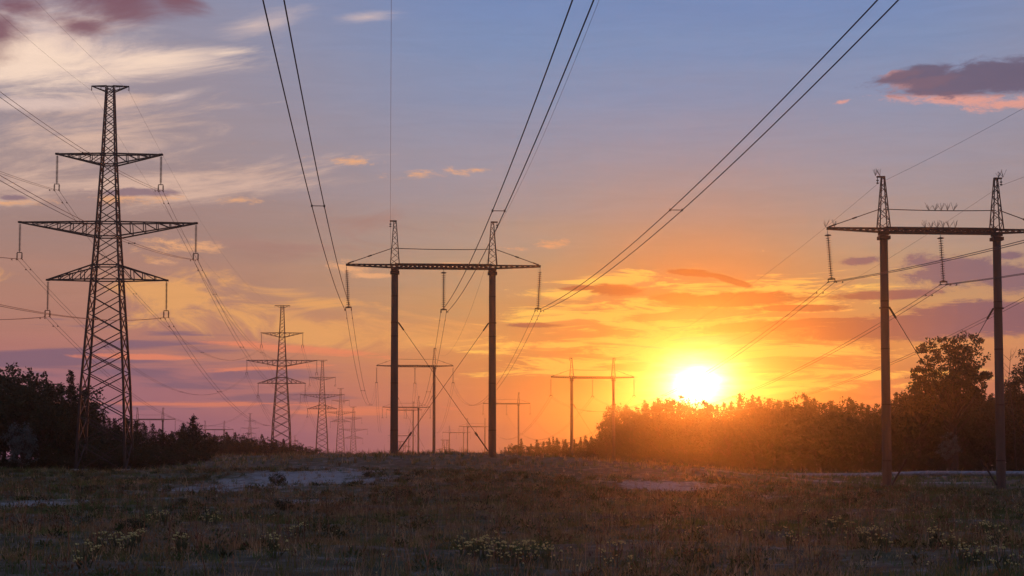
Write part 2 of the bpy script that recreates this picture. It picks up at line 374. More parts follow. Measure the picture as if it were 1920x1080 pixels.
def gnoise(scale, detail=6, rough=.6):
    n = gn('ShaderNodeTexNoise'); n.inputs['Scale'].default_value = scale; n.inputs['Detail'].default_value = detail; n.inputs['Roughness'].default_value = rough
    t.links.new(gco.outputs['Object'], n.inputs[0]); return n.outputs[0]
def gmath(op, a, b_, cl=False):
    n = gn('ShaderNodeMath', operation=op, use_clamp=cl)
    for i, v in enumerate((a, b_)):
        if isinstance(v, bpy.types.NodeSocket): t.links.new(v, n.inputs[i])
        else: n.inputs[i].default_value = v
    return n.outputs[0]
def gmix(f, a, b_):
    n = gn('ShaderNodeMix', data_type='RGBA')
    t.links.new(f, n.inputs[0])
    for i, v in ((6, a), (7, b_)):
        if isinstance(v, bpy.types.NodeSocket): t.links.new(v, n.inputs[i])
        else: n.inputs[i].default_value = (*v, 1)
    return n.outputs[2]
def gss(x, lo, hi):
    n = gn('ShaderNodeMapRange', interpolation_type='SMOOTHSTEP'); t.links.new(x, n.inputs[0]); n.inputs[1].default_value = lo; n.inputs[2].default_value = hi; return n.outputs[0]
att = gn('ShaderNodeAttribute', attribute_name='tint'); sepc = gn('ShaderNodeSeparateColor'); t.links.new(att.outputs[0], sepc.inputs[0])
nA, nB, nC, nD = gnoise(.18), gnoise(1.3), gnoise(9, 4), gnoise(.06, 3)
soil = gmix(gss(nB, .35, .65), (.07, .045, .026), (.12, .08, .048))
turf = gmix(gss(nB, .3, .7), (.042, .048, .02), (.095, .075, .04))
basec = gmix(gss(nA, .42, .58), soil, turf)
sandc = gmix(gss(nC, .3, .7), (.30, .28, .265), (.15, .138, .125))
sm = gss(gmath('ADD', sepc.outputs[0], gmath('ADD', gmath('MULTIPLY', gmath('SUBTRACT', nB, .5), 2.2), gmath('MULTIPLY', gmath('SUBTRACT', nC, .5), 1.6))), .1, .6)
t.links.new(gmix(sm, basec, sandc), b.inputs['Base Color'])
bp = gn('ShaderNodeBump'); bp.inputs['Strength'].default_value = .6; bp.inputs['Distance'].default_value = .12
t.links.new(gmath('ADD', nB, gmath('MULTIPLY', nC, .4)), bp.inputs['Height']); t.links.new(bp.outputs[0], b.inputs['Normal'])
sv = np.clip(sand(gx, gy), -1, 1).ravel()
me = np_mesh('ground', np.stack([gx, gy, gzz], -1).reshape(-1, 3), quads, gm, np.stack([np.clip(sv, 0, 1)] * 3, -1))
me.polygons.foreach_set('use_smooth', [True] * len(me.polygons))
tag(obj('ground', me), 'rough sandy field of dry grass with a low rise in the middle', None, kind='structure')

# ------------------------------------------------------------------ lattice pylon
UNIT = MB(); UNIT.box((0, 0, .5), (1, 1, 1))
def unit_bar(mat): return UNIT.mesh('bar', mat)
UB = unit_bar(STEEL)
def bar_obj(name, p, q, w, parent, mesh=None):
    p = Vector(p); q = Vector(q); d = q - p
    o = bpy.data.objects.new(name, mesh or UB); C.objects.link(o); o.parent = parent
    o.rotation_mode = 'QUATERNION'; o.location = p; o.rotation_quaternion = d.to_track_quat('Z', 'Y'); o.scale = (w, w, d.length)
    return o
def insulator_mesh(L, n, r, link_top=.25):
    m = MB(); prof = [(.02, 0), (.02, -link_top)]
    z = -link_top; st = (L - link_top) / n
    for i in range(n):
        prof += [(.035, z - .02 * st), (.04, z - .36 * st), (r, z - .5 * st), (r * .95, z - .62 * st), (.03, z - .66 * st)]; z -= st
    prof += [(.03, -L)]
    m.lathe(prof, 9); return m.mesh('insulator_string', GLASSY, True)
SC = 19.28
def hy(y): return (885 - y) / SC
HWp = [(885, 2.33), (722, 2.0), (528, 1.33), (420, .97), (291, .62), (165, .36)]
def hw(z):
    zs = [hy(a) for a, _ in HWp]; return float(np.interp(z, zs, [w for _, w in HWp]))
DK = .82                                      # body slightly narrower along the line
LV = [hy(y) for y in (885, 832, 784, 741, 701, 663, 627, 592, 559, 528, 501, 474, 447, 420, 397, 374, 352, 331, 311, 291, 273, 256, 240, 225, 211, 198, 185, 173, 164)]
ARMS = [(291, 311, 5.0, True), (420, 447, 8.45, True), (528, 501, 5.68, False)]   # (level chord, body end of sloping chord, half length, sloping below)
INS_L = 2.75
INS_P = insulator_mesh(INS_L, 22, .14, .12)
def yoke_mesh():
    m = MB()
    m.bar((0, 0, 0), (0, 0, -.12), .05); m.bar((-.23, 0, -.12), (.23, 0, -.12), .07)
    for s in (-1, 1):
        m.bar((s * .23, 0, -.12), (s * .23, 0, -.7), .05)
        for k in range(4): m.lathe([(.04, -.22 - k * .12), (.10, -.25 - k * .12), (.04, -.30 - k * .12)], 7, (s * .23, 0, 0))
        m.bar((s * .23, -.3, -.75), (s * .23, .3, -.75), .07)
    return m.mesh('clamp_yoke', STEEL)
YOKE_P = yoke_mesh()
def pylon_parts(root, full=True):
    cor = lambda z, i: Vector((hw(z) * (-1, 1, 1, -1)[i], hw(z) * DK * (-1, -1, 1, 1)[i], z))
    top = LV[-1]
    for i in range(4):
        m = MB()
        for (a, _), (c, _) in zip(HWp[:-1], HWp[1:]):
            z0, z1 = hy(a), min(hy(c), top); wa = .24 - .12 * z0 / top; wb = .24 - .12 * z1 / top
            m.bar(cor(z0, i), cor(z1, i), wa, wb)
        lg = m.build('leg', STEEL, root)
        f = MB(); c0 = cor(0, i); f.box((c0.x, c0.y, -.15), (.7, .7, .9)); f.build('footing', PALE, lg)
    jm = MB()
    for k in range(len(LV) - 1):
        z0, z1 = LV[k], LV[k + 1]; w = .10 - .045 * z0 / top
        for fce in range(4):
            for a, c in ((fce, (fce + 1) % 4), ((fce + 1) % 4, fce)):
                if full: bar_obj('brace', cor(z0, a), cor(z1, c), w, root)
                else: jm.bar(cor(z0, a), cor(z1, c), w)
    for y in (501, 528, 420, 447, 291, 311):
        z = hy(y)
        for fce in range(4):
            if full: bar_obj('cross_tie', cor(z, fce), cor(z, (fce + 1) % 4), .11, root)
            else: jm.bar(cor(z, fce), cor(z, (fce + 1) % 4), .11)
    if not full:
        o = jm.build('bracing', STEEL, root); o['kind'] = 'stuff'
    clamps = {}
    for ai, (yl, ys_, L, below) in enumerate(ARMS):
        zl, zs = hy(yl), hy(ys_)
        for s in (-1, 1):
            tip = Vector((s * L, 0, zl))
            m = MB()
            lc = []
            for d in (-1, 1):
                b0 = Vector((s * hw(zl), d * hw(zl) * DK, zl)); b1 = Vector((s * hw(zs), d * hw(zs) * DK, zs))
                tp = tip + Vector((0, d * .12, 0)); tq = tp + Vector((0, 0, -.04 if below else .04))
                m.bar(b0, tp, .13, .10); m.bar(b1, tq, .13, .10); lc.append((b0, tp, b1, tq))
            m.box(tip, (.35, .4, .16))
            arm = m.build('crossarm', STEEL, root)
            n = 6 if L > 7 else 4
            jm2 = MB()
            for (b0, tp, b1, tq) in lc:
                for k in range(n):
                    ta, tb = k / n, (k + 1) / n
                    pa, pb = b0.lerp(tp, ta), b1.lerp(tq, ta); qa, qb = b0.lerp(tp, tb), b1.lerp(tq, tb)
                    seg = [(pa, qb) if below else (pb, qa)]
                    if k: seg.append((pa, pb))
                    for p, q in seg:
                        if full: bar_obj('strut', p, q, .065, arm)
                        else: jm2.bar(p, q, .065)
            if not full:
                o = jm2.build('strut', STEEL, arm); o['kind'] = 'stuff'
            ins = obj('insulator_string', INS_P, root); ins.location = tip + Vector((0, 0, -.08))
            yk = obj('clamp_yoke', YOKE_P, ins); yk.location = (0, 0, -INS_L)
            clamps[(ai, s)] = tip + Vector((0, 0, -.08 - INS_L - .75))
    zt, zb = hy(162), hy(173)
    m = MB()
    for s in (-1, 1):
        for d in (-1, 1):
            m.bar((s * .3, d * .3, zb), (s * 1.8, 0, zt), .09); m.bar((s * .3, d * .3, zt), (s * 1.8, 0, zt), .09)
        m.bar((s * .9, 0, zt), (s * .9, 0, zb + .28), .05); m.bar((s * 1.8, 0, zt), (s * 1.8, 0, zt - .45), .07)
    m.bar((-.4, 0, zt), (.4, 0, zt), .12); m.bar((-.36, 0, zb), (.36, 0, zb), .1)
    m.build('peak_arm', STEEL, root)
    for s in (-1, 1): clamps[('e', s)] = Vector((s * 1.8, 0, zt - .45))
    return clamps
LROT = math.atan(220 / F)                     # the lines run away to the left: beams turn by this much
def to_world(o_loc, rz, p): return Vector(o_loc) + Matrix.Rotation(rz, 3, 'Z') @ Vector(p)

PG = 'lattice pylons of the double circuit line'
specs = [(196, 885, 154, 'tallest steel lattice pylon with three crossarms at the left trees'),
         (527, 862, 388, 'second lattice pylon, standing alone behind the end of the left tree line'),
         (603.5, 856, 622, 'third lattice pylon, between the second pylon and a smaller one'),
         (638, 852, 909, 'fourth lattice pylon, its arms overlapping the third and fifth pylons'),
         (662, 880, 960, 'fifth lattice pylon, short one beside the left leg of the central portal')]
pyl = []
P_RZ = LROT * .55
for i, (px, py, Y, lab) in enumerate(specs):
    loc = W(px, py, Y)
    if i == 0:
        root = empty('lattice_pylon', loc, lab, 'pylon', PG, P_RZ); CL = pylon_parts(root, True)
    elif i < 4:
        root = copy_tree(pyl[0][0]); root.location = loc; root['label'] = lab
    else:
        root = empty('lattice_pylon', loc, lab, 'pylon', PG, P_RZ); pylon_parts(root, False); p_light = root
    pyl.append((root, loc))
for px, pyt, Y, sx, lab in [(181, 753, 1000, .6, 'tiny far lattice pylon seen through the legs of the tallest pylon'),
                            (469, 775, 1000, .676, 'small far lattice pylon on the horizon left of the second pylon'),
                            (553, 817, 1000, .49, 'faintest far pylon just right of the second pylon above bushes')]:
    top = W(px, pyt, Y); root = copy_tree(p_light); root['label'] = lab
    root.scale = (sx, sx, sx); root.location = (top.x, Y, top.z - hy(162) * sx); root['group'] = PG

# ------------------------------------------------------------------ concrete portals
PS, PA = 8.76 / 2, 17.5 / 2
INS_LC = 3.68
INS_C = insulator_mesh(INS_LC, 19, .19, .32)
ybm = MB(); ybm.bar((-.28, 0, -.02), (.28, 0, -.02), .10); ybm.bar((-.26, 0, -.02), (-.26, 0, -.24), .05); ybm.bar((.26, 0, -.02), (.26, 0, -.24), .05)
for s in (-1, 1): ybm.bar((s * .26, -.28, -.24), (s * .26, .28, -.24), .07)
YOKE_C = ybm.mesh('clamp_yoke', STEEL)
hatm = MB(); hatm.lathe([(.03, .02), (.07, 0), (.27, -.06), (.25, -.12), (.05, -.14)], 10); HAT = hatm.mesh('rain_shield', GLASSY, True)
UBB = unit_bar(BEAM)
def portal(loc, zbeam, label, rz, full=True, spikes=False, tilt=(.055, 0, -.055), braces=True, group=None, hats=False):
    """twin-pole portal: local x along the beam, origin on the ground midway between the poles, zbeam = beam height above it"""
    root = empty('portal_tower', loc, label, 'portal tower', group, rz)
    H = zbeam
    for s in (-1, 1):
        off = gz(*(to_world(loc, rz, (s * PS, 0, 0)).xy)) - loc[2] if full else 0
        p = MB(); p.lathe([(.37, -1.5 + off), (.355, off), (.30, H - .9), (.30, H - .22)], 18, (s * PS, 0, 0))
        pl = p.build('pole', CONC, root, True)
        c = MB(); c.box((s * PS, 0, H - .58), (.82, .80, .26)); c.box((s * PS, 0, H - .22), (.70, .66, .30)); c.build('collar', BEAM, pl)
        if full:
            for zz in (2.2, 6.4, 10.6, 14.2):
                bnd = MB(); rr = .355 - .055 * zz / H + .008; bnd.lathe([(rr, zz - .05), (rr, zz + .05)], 18, (s * PS, 0, 0)); bnd.build('steel_band', BEAM, pl)
        m = MB(); ph = 3.95; zb = H + .13; N = 8
        cc = lambda t, i: Vector((s * PS + (.40 - .29 * t) * (-1, 1, 1, -1)[i], (.40 - .29 * t) * (-1, -1, 1, 1)[i], zb + ph * t))
        for i in range(4): m.bar(cc(0, i), cc(1, i), .075, .06)
        pk = None
        br = []
        for k in range(N):
            t0, t1 = 1 - (1 - k / N) ** 1.15, 1 - (1 - (k + 1) / N) ** 1.15
            for fce in range(4):
                a, d = fce, (fce + 1) % 4
                if (k + fce) % 2: a, d = d, a
                br.append((cc(t0, a), cc(t1, d)))
        m.box((s * PS + s * .16, 0, zb + ph), (.62, .24, .10))
        m.bar((s * (PS + .42), 0, zb + ph), (s * (PS + .42), 0, zb + ph - .55), .04)
        for k in range(2): m.lathe([(.03, 0), (.11, -.05), (.10, -.08), (.03, -.12)], 8, (s * (PS + .42), 0, zb + ph - .22 - k * .2))
        pk = m.build('peak', BEAM, root)
        if full:
            for a, d in br: bar_obj('brace', a, d, .04, pk, UBB)
        else:
            m2 = MB()
            for a, d in br: m2.bar(a, d, .04)
            o = m2.build('brace', BEAM, pk); o['kind'] = 'stuff'
    # beam: lattice box between the poles, tapering arms outside
    m = MB()
    for dy in (-.2, .2):
        for dz in (-.16, .16):
            m.bar((-PS, dy, H + dz), (PS, dy, H + dz), .17)
            for s in (-1, 1): m.bar((s * PS, dy, H + dz * .8), (s * PA, dy * .35, H + .1 + dz * .35), .12, .08)
    bm_ = m.build('beam', BEAM, root)
    m = MB(); n = 22
    for k in range(n):
        x0, x1 = -PS + 2 * PS * k / n, -PS + 2 * PS * (k + 1) / n
        for dy in (-.2, .2): m.bar((x0, dy, H + (-.16 if k % 2 else .16)), (x1, dy, H + (.16 if k % 2 else -.16)), .14)
        for dz in (-.16, .16): m.bar((x0, -.2 if k % 2 else .2, H + dz), (x1, .2 if k % 2 else -.2, H + dz), .09)
    for s in (-1, 1):
        for k in range(9):
            ta, tb = k / 9, (k + 1) / 9; f = lambda t: s * (PS + (PA - PS) * t)
            q = (1 - .6 * ta); z = lambda t: H + .1 * t
            m.bar((f(ta), .2 * q, z(ta) - .12 * q), (f(tb), .2 * q, z(tb) + .12 * q), .06); m.bar((f(ta), -.2 * q, z(ta) + .12 * q), (f(tb), -.2 * q, z(tb) - .12 * q), .06)
    o = m.build('lacing', BEAM, bm_); o['kind'] = 'stuff'
    zt = H + 1.62
    for s in (-1, 1):
        m = MB(); a, b_ = Vector((s * (PS + .25), 0, zt)), Vector((s * (PA - .15), 0, H + .22))
        m.bar(a, b_, .055); m.bar(a.lerp(b_, .46), a.lerp(b_, .54), .11); m.bar(a.lerp(b_, .86), b_, .10); m.build('tie_rod', BEAM, root)
    m = MB(); m.tube([(x, 0, zt - .07 * (1 - (x / PS) ** 2)) for x in np.linspace(-PS, PS, 9)], .035, 5); m.build('tie_cable', BEAM, root)
    clamps = []
    for k, x in enumerate((-PA + .05, 0, PA - .05)):
        ins = obj('insulator_string', INS_C, root); z0 = H - .05 if k != 1 else H - .18
        ins.location = (x, 0, z0); ins.rotation_euler = (0, -tilt[k], 0)
        if hats or k == 1:
            h = obj('rain_shield', HAT, ins); h.location = (0, 0, -.30)
        yk = obj('clamp_yoke', YOKE_C, ins); yk.location = (0, 0, -INS_LC)
        clamps.append((Matrix.Rotation(-tilt[k], 3, 'Y') @ Vector((0, 0, -INS_LC - .24))) + Vector((x, 0, z0)))
    if braces:
        zb = H * .70
        for s in (-1, 1):
            m = MB(); a = Vector((s * (PS - .34), s * .1, zb)); e = Vector((-s * (PS - .38), s * .1, .35))
            m.bar(a, a.lerp(e, .06), .12); m.bar(a, e, .038); m.bar(a.lerp(e, .87), e, .11); m.bar(a.lerp(e, .855), a.lerp(e, .88), .17)
            m.box((s * PS, 0, zb), (.665, .665, .10)); m.build('brace_cable', BEAM, root)
    if spikes:
        for nm, cx, w, z in (('bird_spikes', 0, 2.3, H + .22), ('bird_spikes', .1, 1.9, zt - .05), ('bird_spikes', -PA + .25, .7, H + .2), ('bird_spikes', -PS - .4, .35, H + 4.15), ('bird_spikes', PS + .4, .35, H + 4.15)):
            m = MB(); nst = max(2, int(w / .38))
            for k in range(nst):
                x = cx + (k / max(1, nst - 1) - .5) * w
                for _ in range(7):
                    m.bar((x, 0, z), (x + random.uniform(-.34, .34), random.uniform(-.25, .25), z + random.uniform(.3, .62)), .017)
            o = m.build(nm, SPIKE, root); o['kind'] = 'stuff'
    earth = [Vector((s * (PS + .42), 0, H + .13 + 3.95 - .55)) for s in (-1, 1)]
    return root, [to_world(loc, rz, c) for c in clamps], [to_world(loc, rz, e) for e in earth]

def place_portal(px, py_beam, Y, label, ground_py=None, **k):
    w = W(px, py_beam, Y)
    zg = W(px, ground_py, Y).z if ground_py else gz(w.x, Y)
    return portal((w.x, Y, zg), w.z - zg, label, k.pop('rz', LROT), **k)
G1, G2, G3 = 'portals of the middle line', 'portals of the right hand line', 'portals behind the left trees'
c_root, c_cl, c_e = place_portal(832, 500, 143, 'concrete portal tower standing on the rise in the middle of the field', group=G1)
r_root, r_cl, r_e = place_portal(1763, 433, 120.5, 'nearest concrete portal tower, with bird spikes on beam and peaks', group=G2, spikes=True, hats=True, tilt=(.07, .05, -.02))
a_root, a_cl, a_e = place_portal(778, 686.5, 364, 'portal tower seen between the poles of the central portal, widest one there', group=G1, tilt=(0, 0, 0))
b_root, b_cl, b_e = place_portal(762, 764, 583, 'smaller portal tower half hidden by the left pole of the central portal', group=G1, full=False, braces=False, tilt=(0, 0, 0))
b2 = place_portal(758, 769, 783, 'portal just behind the half hidden small portal, slightly narrower', group=G1, full=False, braces=False, tilt=(0, 0, 0))
b3 = place_portal(753.5, 817, 1010, 'low tiny portal on the horizon beside the left central pole', group=G1, full=False, braces=False, tilt=(0, 0, 0))
r2_root, r2_cl, r2_e = place_portal(1111, 708, 333, 'golden lit twin pole portal at the left end of the right forest', group=G2, tilt=(0, 0, 0))
r3_root, r3_cl, r3_e = place_portal(950, 757, 590, 'portal tower with one pole hidden behind the right pole of the central portal', group=G2, full=False, braces=False, tilt=(0, 0, 0))
r4 = place_portal(893, 800, 806, 'small far portal left of the right pole of the central portal', group=G2, full=False, braces=False, tilt=(0, 0, 0))
r5 = place_portal(856, 811, 1000, 'smallest far portal midway between the poles of the central portal', group=G2, full=False, braces=False, tilt=(0, 0, 0))
l1 = place_portal(281.5, 786.5, 559, 'portal tower rising out of the left trees right of the tall pylon', group=G3, full=False, braces=False, tilt=(0, 0, 0))
l2 = place_portal(402.5, 805.5, 751, 'smaller portal tower above the low end of the left trees', group=G3, full=False, braces=False, tilt=(0, 0, 0))

# two low anchor pylons on the horizon
def anchor_pylon(px, top, arm, Y, label):
    loc = W(px, 850, Y); s = Y / F
    root = empty('anchor_pylon', (loc.x, Y, loc.z), label, 'pylon', 'low anchor pylons on the horizon')
    za, zt = (850 - arm) * s, (850 - top) * s
    for x in (-4, 4):
        m = MB()
        for dx_, dy_ in ((-1, -1), (1, -1), (1, 1), (-1, 1)): m.bar((x * s + dx_ * 3 * s, dy_ * 3 * s, -3), (x * s + dx_ * 1.2 * s, dy_ * 1.2 * s, zt), .22)
        for k in range(6): m.bar((x * s + (2.6 if k % 2 else -2.6) * s * (1 - k / 9), 0, zt * k / 6), (x * s + (-2.6 if k % 2 else 2.6) * s * (1 - k / 9), 0, zt * (k + 1) / 6), .15)
        m.build('mast', STEEL, root)
    m = MB()
    for d in (0, 1): m.bar((-16 * s, d, za), (16 * s, d, za), .3); m.bar((-16 * s, d, za), (0, d, za + 4 * s), .2); m.bar((16 * s, d, za), (0, d, za + 4 * s), .2)
    m.build('crossarm', STEEL, root)
    m = MB(); m.bar((-9 * s, 0, zt), (9 * s, 0, zt), .3); m.build('peak_arm', STEEL, root)
anchor_pylon(835, 825, 843, 1000, 'low two masted anchor pylon on the horizon between the central portal poles')
anchor_pylon(754, 828, 838, 1000, 'low two masted anchor pylon just right of the left central pole')

# ------------------------------------------------------------------ wires
LDIR = Vector((-math.sin(LROT), math.cos(LROT), 0)); LPER = Vector((math.cos(LROT), math.sin(LROT), 0))
def span(p, q, sag, n=36):
    p = Vector(p); q = Vector(q)
    return [p.lerp(q, t) - Vector((0, 0, 4 * sag * t * (1 - t))) for t in np.linspace(0, 1, n)]
def front(p, slope, a, b_, length, n=40):
    p = Vector(p); out = []
    for d in np.linspace(0, length, n): out.append(Vector((p.x + slope * d, p.y - d, p.z + a * d + b_ * d * d)))
    return out
def twin(pts, label, group, half=.25, r=.02, spacers=(), damp=True):
    o = empty('twin_conductor', pts[0], label, 'power line', group)
    org = Vector(pts[0])
    for s in (-1, 1):
        m = MB(); m.tube([Vector(p) - org + LPER * s * half for p in pts], r, 5); w = m.build('wire', WIRE, o)
        if damp:
            m2 = MB(); c = Vector(pts[0]).lerp(Vector(pts[1]), .55) - org + LPER * s * half
            m2.bar(c, c + Vector((0, 0, -.12)), .04); m2.bar(c + Vector((0, -.2, -.12)), c + Vector((0, .2, -.12)), .05); m2.build('vibration_damper', STEEL, w)
    for f in spacers:
        i = min(int(f * (len(pts) - 1)), len(pts) - 2); c = Vector(pts[i]).lerp(Vector(pts[i + 1]), f * (len(pts) - 1) - i) - org
        m = MB(); m.bar(c - LPER * (half + .04), c + LPER * (half + .04), .032)
        for s in (-1, 1): m.lathe([(.035, -.06), (.048, 0), (.035, .06)], 8, tuple(c + LPER * s * half))
        m.build('spacer', STEEL, o)
    return o
def single(pts, label, group, r=.0095):
    o = empty('earth_wire', pts[0], label, 'earth wire', group); org = Vector(pts[0])
    m = MB(); m.tube([Vector(p) - org for p in pts], r, 4); m.build('wire', WIRE, o); return o
GW = 'overhead wires of the middle line'; GR = 'overhead wires of the right line'; GL = 'overhead wires of the pylon line'
ph = ('left', 'middle', 'right')
_q = (c_cl[1].z, W(588, 388, 74).z, W(497, 0, 43.2).z)      # surveyed heights of the conductor: clamp, spacer, overhead
_A = np.linalg.solve([[69, 69 ** 2], [99.8, 99.8 ** 2]], [_q[1] - _q[0], _q[2] - _q[0]]); WA, WB = float(_A[0]), float(_A[1])
for k in range(3):
    twin(front(c_cl[k], .081, WA, WB, 175), f'twin wires sweeping overhead from the {ph[k]} insulator of the central portal', GW, .29, .023, (.388,))
    twin(span(c_cl[k], a_cl[k], 6.6), f'twin wires sagging from the {ph[k]} insulator of the central portal to the portal behind', GW, .25, .018, (.3, .6))
    twin(span(a_cl[k], b_cl[k], 8), f'far twin wires dipping behind the central portal, {ph[k]} phase', GW, .25, .02, damp=False)
    twin(front(r_cl[k], .0733, -.07, .00045, 150), f'twin wires rising to the right edge from the {ph[k]} insulator of the nearest portal', GR, .23, .022, (.5,))
    twin(span(r_cl[k], r2_cl[k], 6.0), f'twin wires from the {ph[k]} insulator of the nearest portal descending towards the sun', GR, .25, .018, (.35, .7))
    twin(span(r2_cl[k], r3_cl[k], 9.0), f'twin wires hanging left of the golden lit portal, {ph[k]} phase', GR, .25, .02, damp=False)
for k, sd in ((0, 'left'), (1, 'right')):
    single(front(c_e[k], .0765 if k == 0 else .079, -.03, .0006, 170), f'thin earth wire going up from the {sd} peak of the central portal', GW)
    single(span(c_e[k], a_e[k], 5), f'thin earth wire from the {sd} peak of the central portal to the portal behind', GW)
    single(front(r_e[k], .0733, -.03, .0005, 140), f'thin earth wire rising right from the {sd} peak of the nearest portal', GR)
    single(span(r_e[k], r2_e[k], 4.5), f'thin earth wire descending left from the {sd} peak of the nearest portal', GR)
lvl = ('top', 'middle', 'bottom'); sdn = {-1: 'left', 1: 'right'}
pw = lambda i, key: to_world(pyl[i][1], P_RZ, CL[key])
for ai in range(3):
    for s in (-1, 1):
        nm = f'{lvl[ai]} {sdn[s]}'
        twin(front(pw(0, (ai, s)), .0733, -.112, .00051, 150), f'twin wires running up left from the {nm} arm of the tallest pylon', GL, .22, .016, (.25,))
        twin(span(pw(0, (ai, s)), pw(1, (ai, s)), 8.5), f'twin wires from the {nm} arm of the tallest pylon to the second pylon', GL, .22, .016, (.2, .5))
        twin(span(pw(1, (ai, s)), pw(2, (ai, s)), 8.5), f'twin wires from the {nm} arm of the second pylon to the third', GL, .25, .02, damp=False)
for s in (-1, 1):
    single(front(pw(0, ('e', s)), .0733, -.09, .0005, 150), f'thin earth wire up left from the {sdn[s]} tip of the tallest pylon top', GL)
    single(span(pw(0, ('e', s)), pw(1, ('e', s)), 6), f'thin earth wire from the {sdn[s]} tip of the tallest pylon top to the second pylon', GL)

# ------------------------------------------------------------------ trees
def rot_basis(dirs, r):
    d = dirs / np.linalg.norm(dirs, axis=1, keepdims=True)
    a = np.cross(d, r.normal(size=d.shape)); a /= np.linalg.norm(a, axis=1, keepdims=True)
    return d, a
def leaf_quads(pos, dirs, ln, wd, r):
    d, a = rot_basis(dirs, r); ln = np.asarray(ln)[:, None]; wd = np.asarray(wd)[:, None]
    v = np.stack([pos, pos + d * ln * .45 + a * wd * .5, pos + d * ln, pos + d * ln * .45 - a * wd * .5], 1).reshape(-1, 3)
    return v, np.arange(len(v)).reshape(-1, 4)
def pine_mesh(seed, h, w, dens=1.0, bare=.06):
    r = np.random.default_rng(seed); pos = []; drs = []; tr = MB(); side = r.uniform(0, 6.28)
    lean = r.normal(0, .012, 2)
    tr.tube([(lean[0] * z * 3, lean[1] * z * 3, z) for z in np.linspace(-.6, h * .97, 7)], list(np.linspace(.018 * h + .03, .02, 7)), 6)
    z = h * bare
    while z < h * .985:
        t = z / h; L0 = w * (1 - t) ** 1.2 * (.6 + .5 * min(1, t / .2)) * .56
        nb = r.integers(3, 8); L0 *= r.uniform(.65, 1.3); a0 = r.uniform(0, 6.28)
        for k in range(nb):
            if r.random() < .16 or (r.random() < .3 and math.cos(a0 + k * 6.283 / nb - side) > .5 + .3 * math.sin(z * 1.7)): continue
            L = L0 * r.uniform(.5, 1.3) + .06; a = a0 + k * 6.283 / nb + r.normal(0, .25)
            up = .15 + .75 * t + r.normal(0, .12)
            d = np.array([math.cos(a), math.sin(a), up * .8]); p0 = np.array([lean[0] * z * 3, lean[1] * z * 3, z])
            if L > .8: tr.bar(p0, p0 + d * L * .9, .05, .015)
            n = max(2, int(L / .34))
            for j in range(n):
                c = p0 + d * L * (j + .8) / n + r.normal(0, .07, 3)
                m = int(11 * dens)
                pos.append(c + r.normal(0, .13 * (1 - .5 * t), (m, 3))); drs.append(d * .7 + np.array([0, 0, .35]) + r.normal(0, .6, (m, 3)))
        z += .36 * (1 - .35 * t) * max(1, h / 12)
    m = 22; c = np.array([lean[0] * h * 3, lean[1] * h * 3, h * .93]); pos.append(c + r.normal(0, .06, (m, 3)) + np.array([0, 0, 1]) * r.uniform(-.7, .55, (m, 1))); drs.append(r.normal(0, .35, (m, 3)) + np.array([0, 0, .8]))
    pos = np.concatenate(pos); drs = np.concatenate(drs)
    kz = 1 - .45 * np.clip(pos[:, 2] / h, 0, 1)
    v, q = leaf_quads(pos, drs, r.uniform(.24, .48, len(pos)) * kz, r.uniform(.06, .12, len(pos)), r)
    return tr.mesh('trunk', BARK), np_mesh('crown', v, q, PINE)
def broad_mesh(seed, h, w, crown_from=.25, ncl=230, per=34, size=.24, mat=None, shape=None, cl_r=.55):
    r = np.random.default_rng(seed); tr = MB()
    ph1 = r.uniform(0, 6.28, 6)
    cz0 = h * crown_from; hz = (h - cz0) / 2; mid = cz0 + hz
    cl = []
    while len(cl) < ncl:
        p = r.uniform(-1, 1, 3); rad = np.linalg.norm(p)
        if rad > 1 or rad < .25: continue
        a = math.atan2(p[1], p[0])
        lim = .78 + .16 * math.sin(3 * a + ph1[0] + 2 * p[2]) + .13 * math.sin(5 * a + ph1[1] - 3 * p[2]) + .1 * math.sin(9 * p[2] + ph1[2])
        if shape: lim *= shape(a, p[2])
        if rad > lim: continue
        if r.random() > .35 + .65 * rad: continue
        cl.append((p[0] * w / 2, p[1] * w / 2, mid + p[2] * hz))
    cl = np.array(cl)
    top = np.array([0, 0, cz0 + hz * 1.2])
    tr.tube([(0, 0, -.6), (.05, 0, h * .15), (-.08, .05, h * .4), (0, 0, h * .72)], [.026 * h + .03, .021 * h, .014 * h, .004 * h + .01], 7)
    for c in cl[r.choice(len(cl), min(len(cl), 46), replace=False)]:
        zb = min(c[2] * .75, h * .68) * r.uniform(.6, .95); p0 = Vector((0, 0, max(zb, cz0 * .5))); p1 = Vector(c)
        mid_ = p0.lerp(p1, .5) + Vector((r.normal(0, .2), r.normal(0, .2), -.12 * (p1 - p0).length * .5))
        tr.tube([p0, mid_, p1], [.008 * h + .01, .005 * h + .008, .012], 5)
    pos = []; drs = []
    for c in cl:
        m = int(per * r.uniform(.6, 1.3)); o = r.normal(0, 1, (m, 3)); o /= np.linalg.norm(o, axis=1, keepdims=True)
        o *= cl_r * r.uniform(.5, 1.25) * r.random((m, 1)) ** .5; o[:, 2] *= .75
        pos.append(c + o); drs.append(o + r.normal(0, .4, (m, 3)))
    pos = np.concatenate(pos); drs = np.concatenate(drs)
    v, q = leaf_quads(pos, drs, r.uniform(.7, 1.3, len(pos)) * size, r.uniform(.45, .8, len(pos)) * size, r)
    return tr.mesh('trunk', BARK), np_mesh('crown', v, q, mat or LEAF)
def tree_obj(name, pair, loc, sc, label, cat, group=None, rz=None):
    o = empty(name, loc, label, cat, group, random.uniform(0, 6.28) if rz is None else rz)
    o.scale = sc if hasattr(sc, '__len__') else (sc, sc, sc)
    obj('trunk', pair[0], o); obj('crown', pair[1], o); return o
PH = 10.0
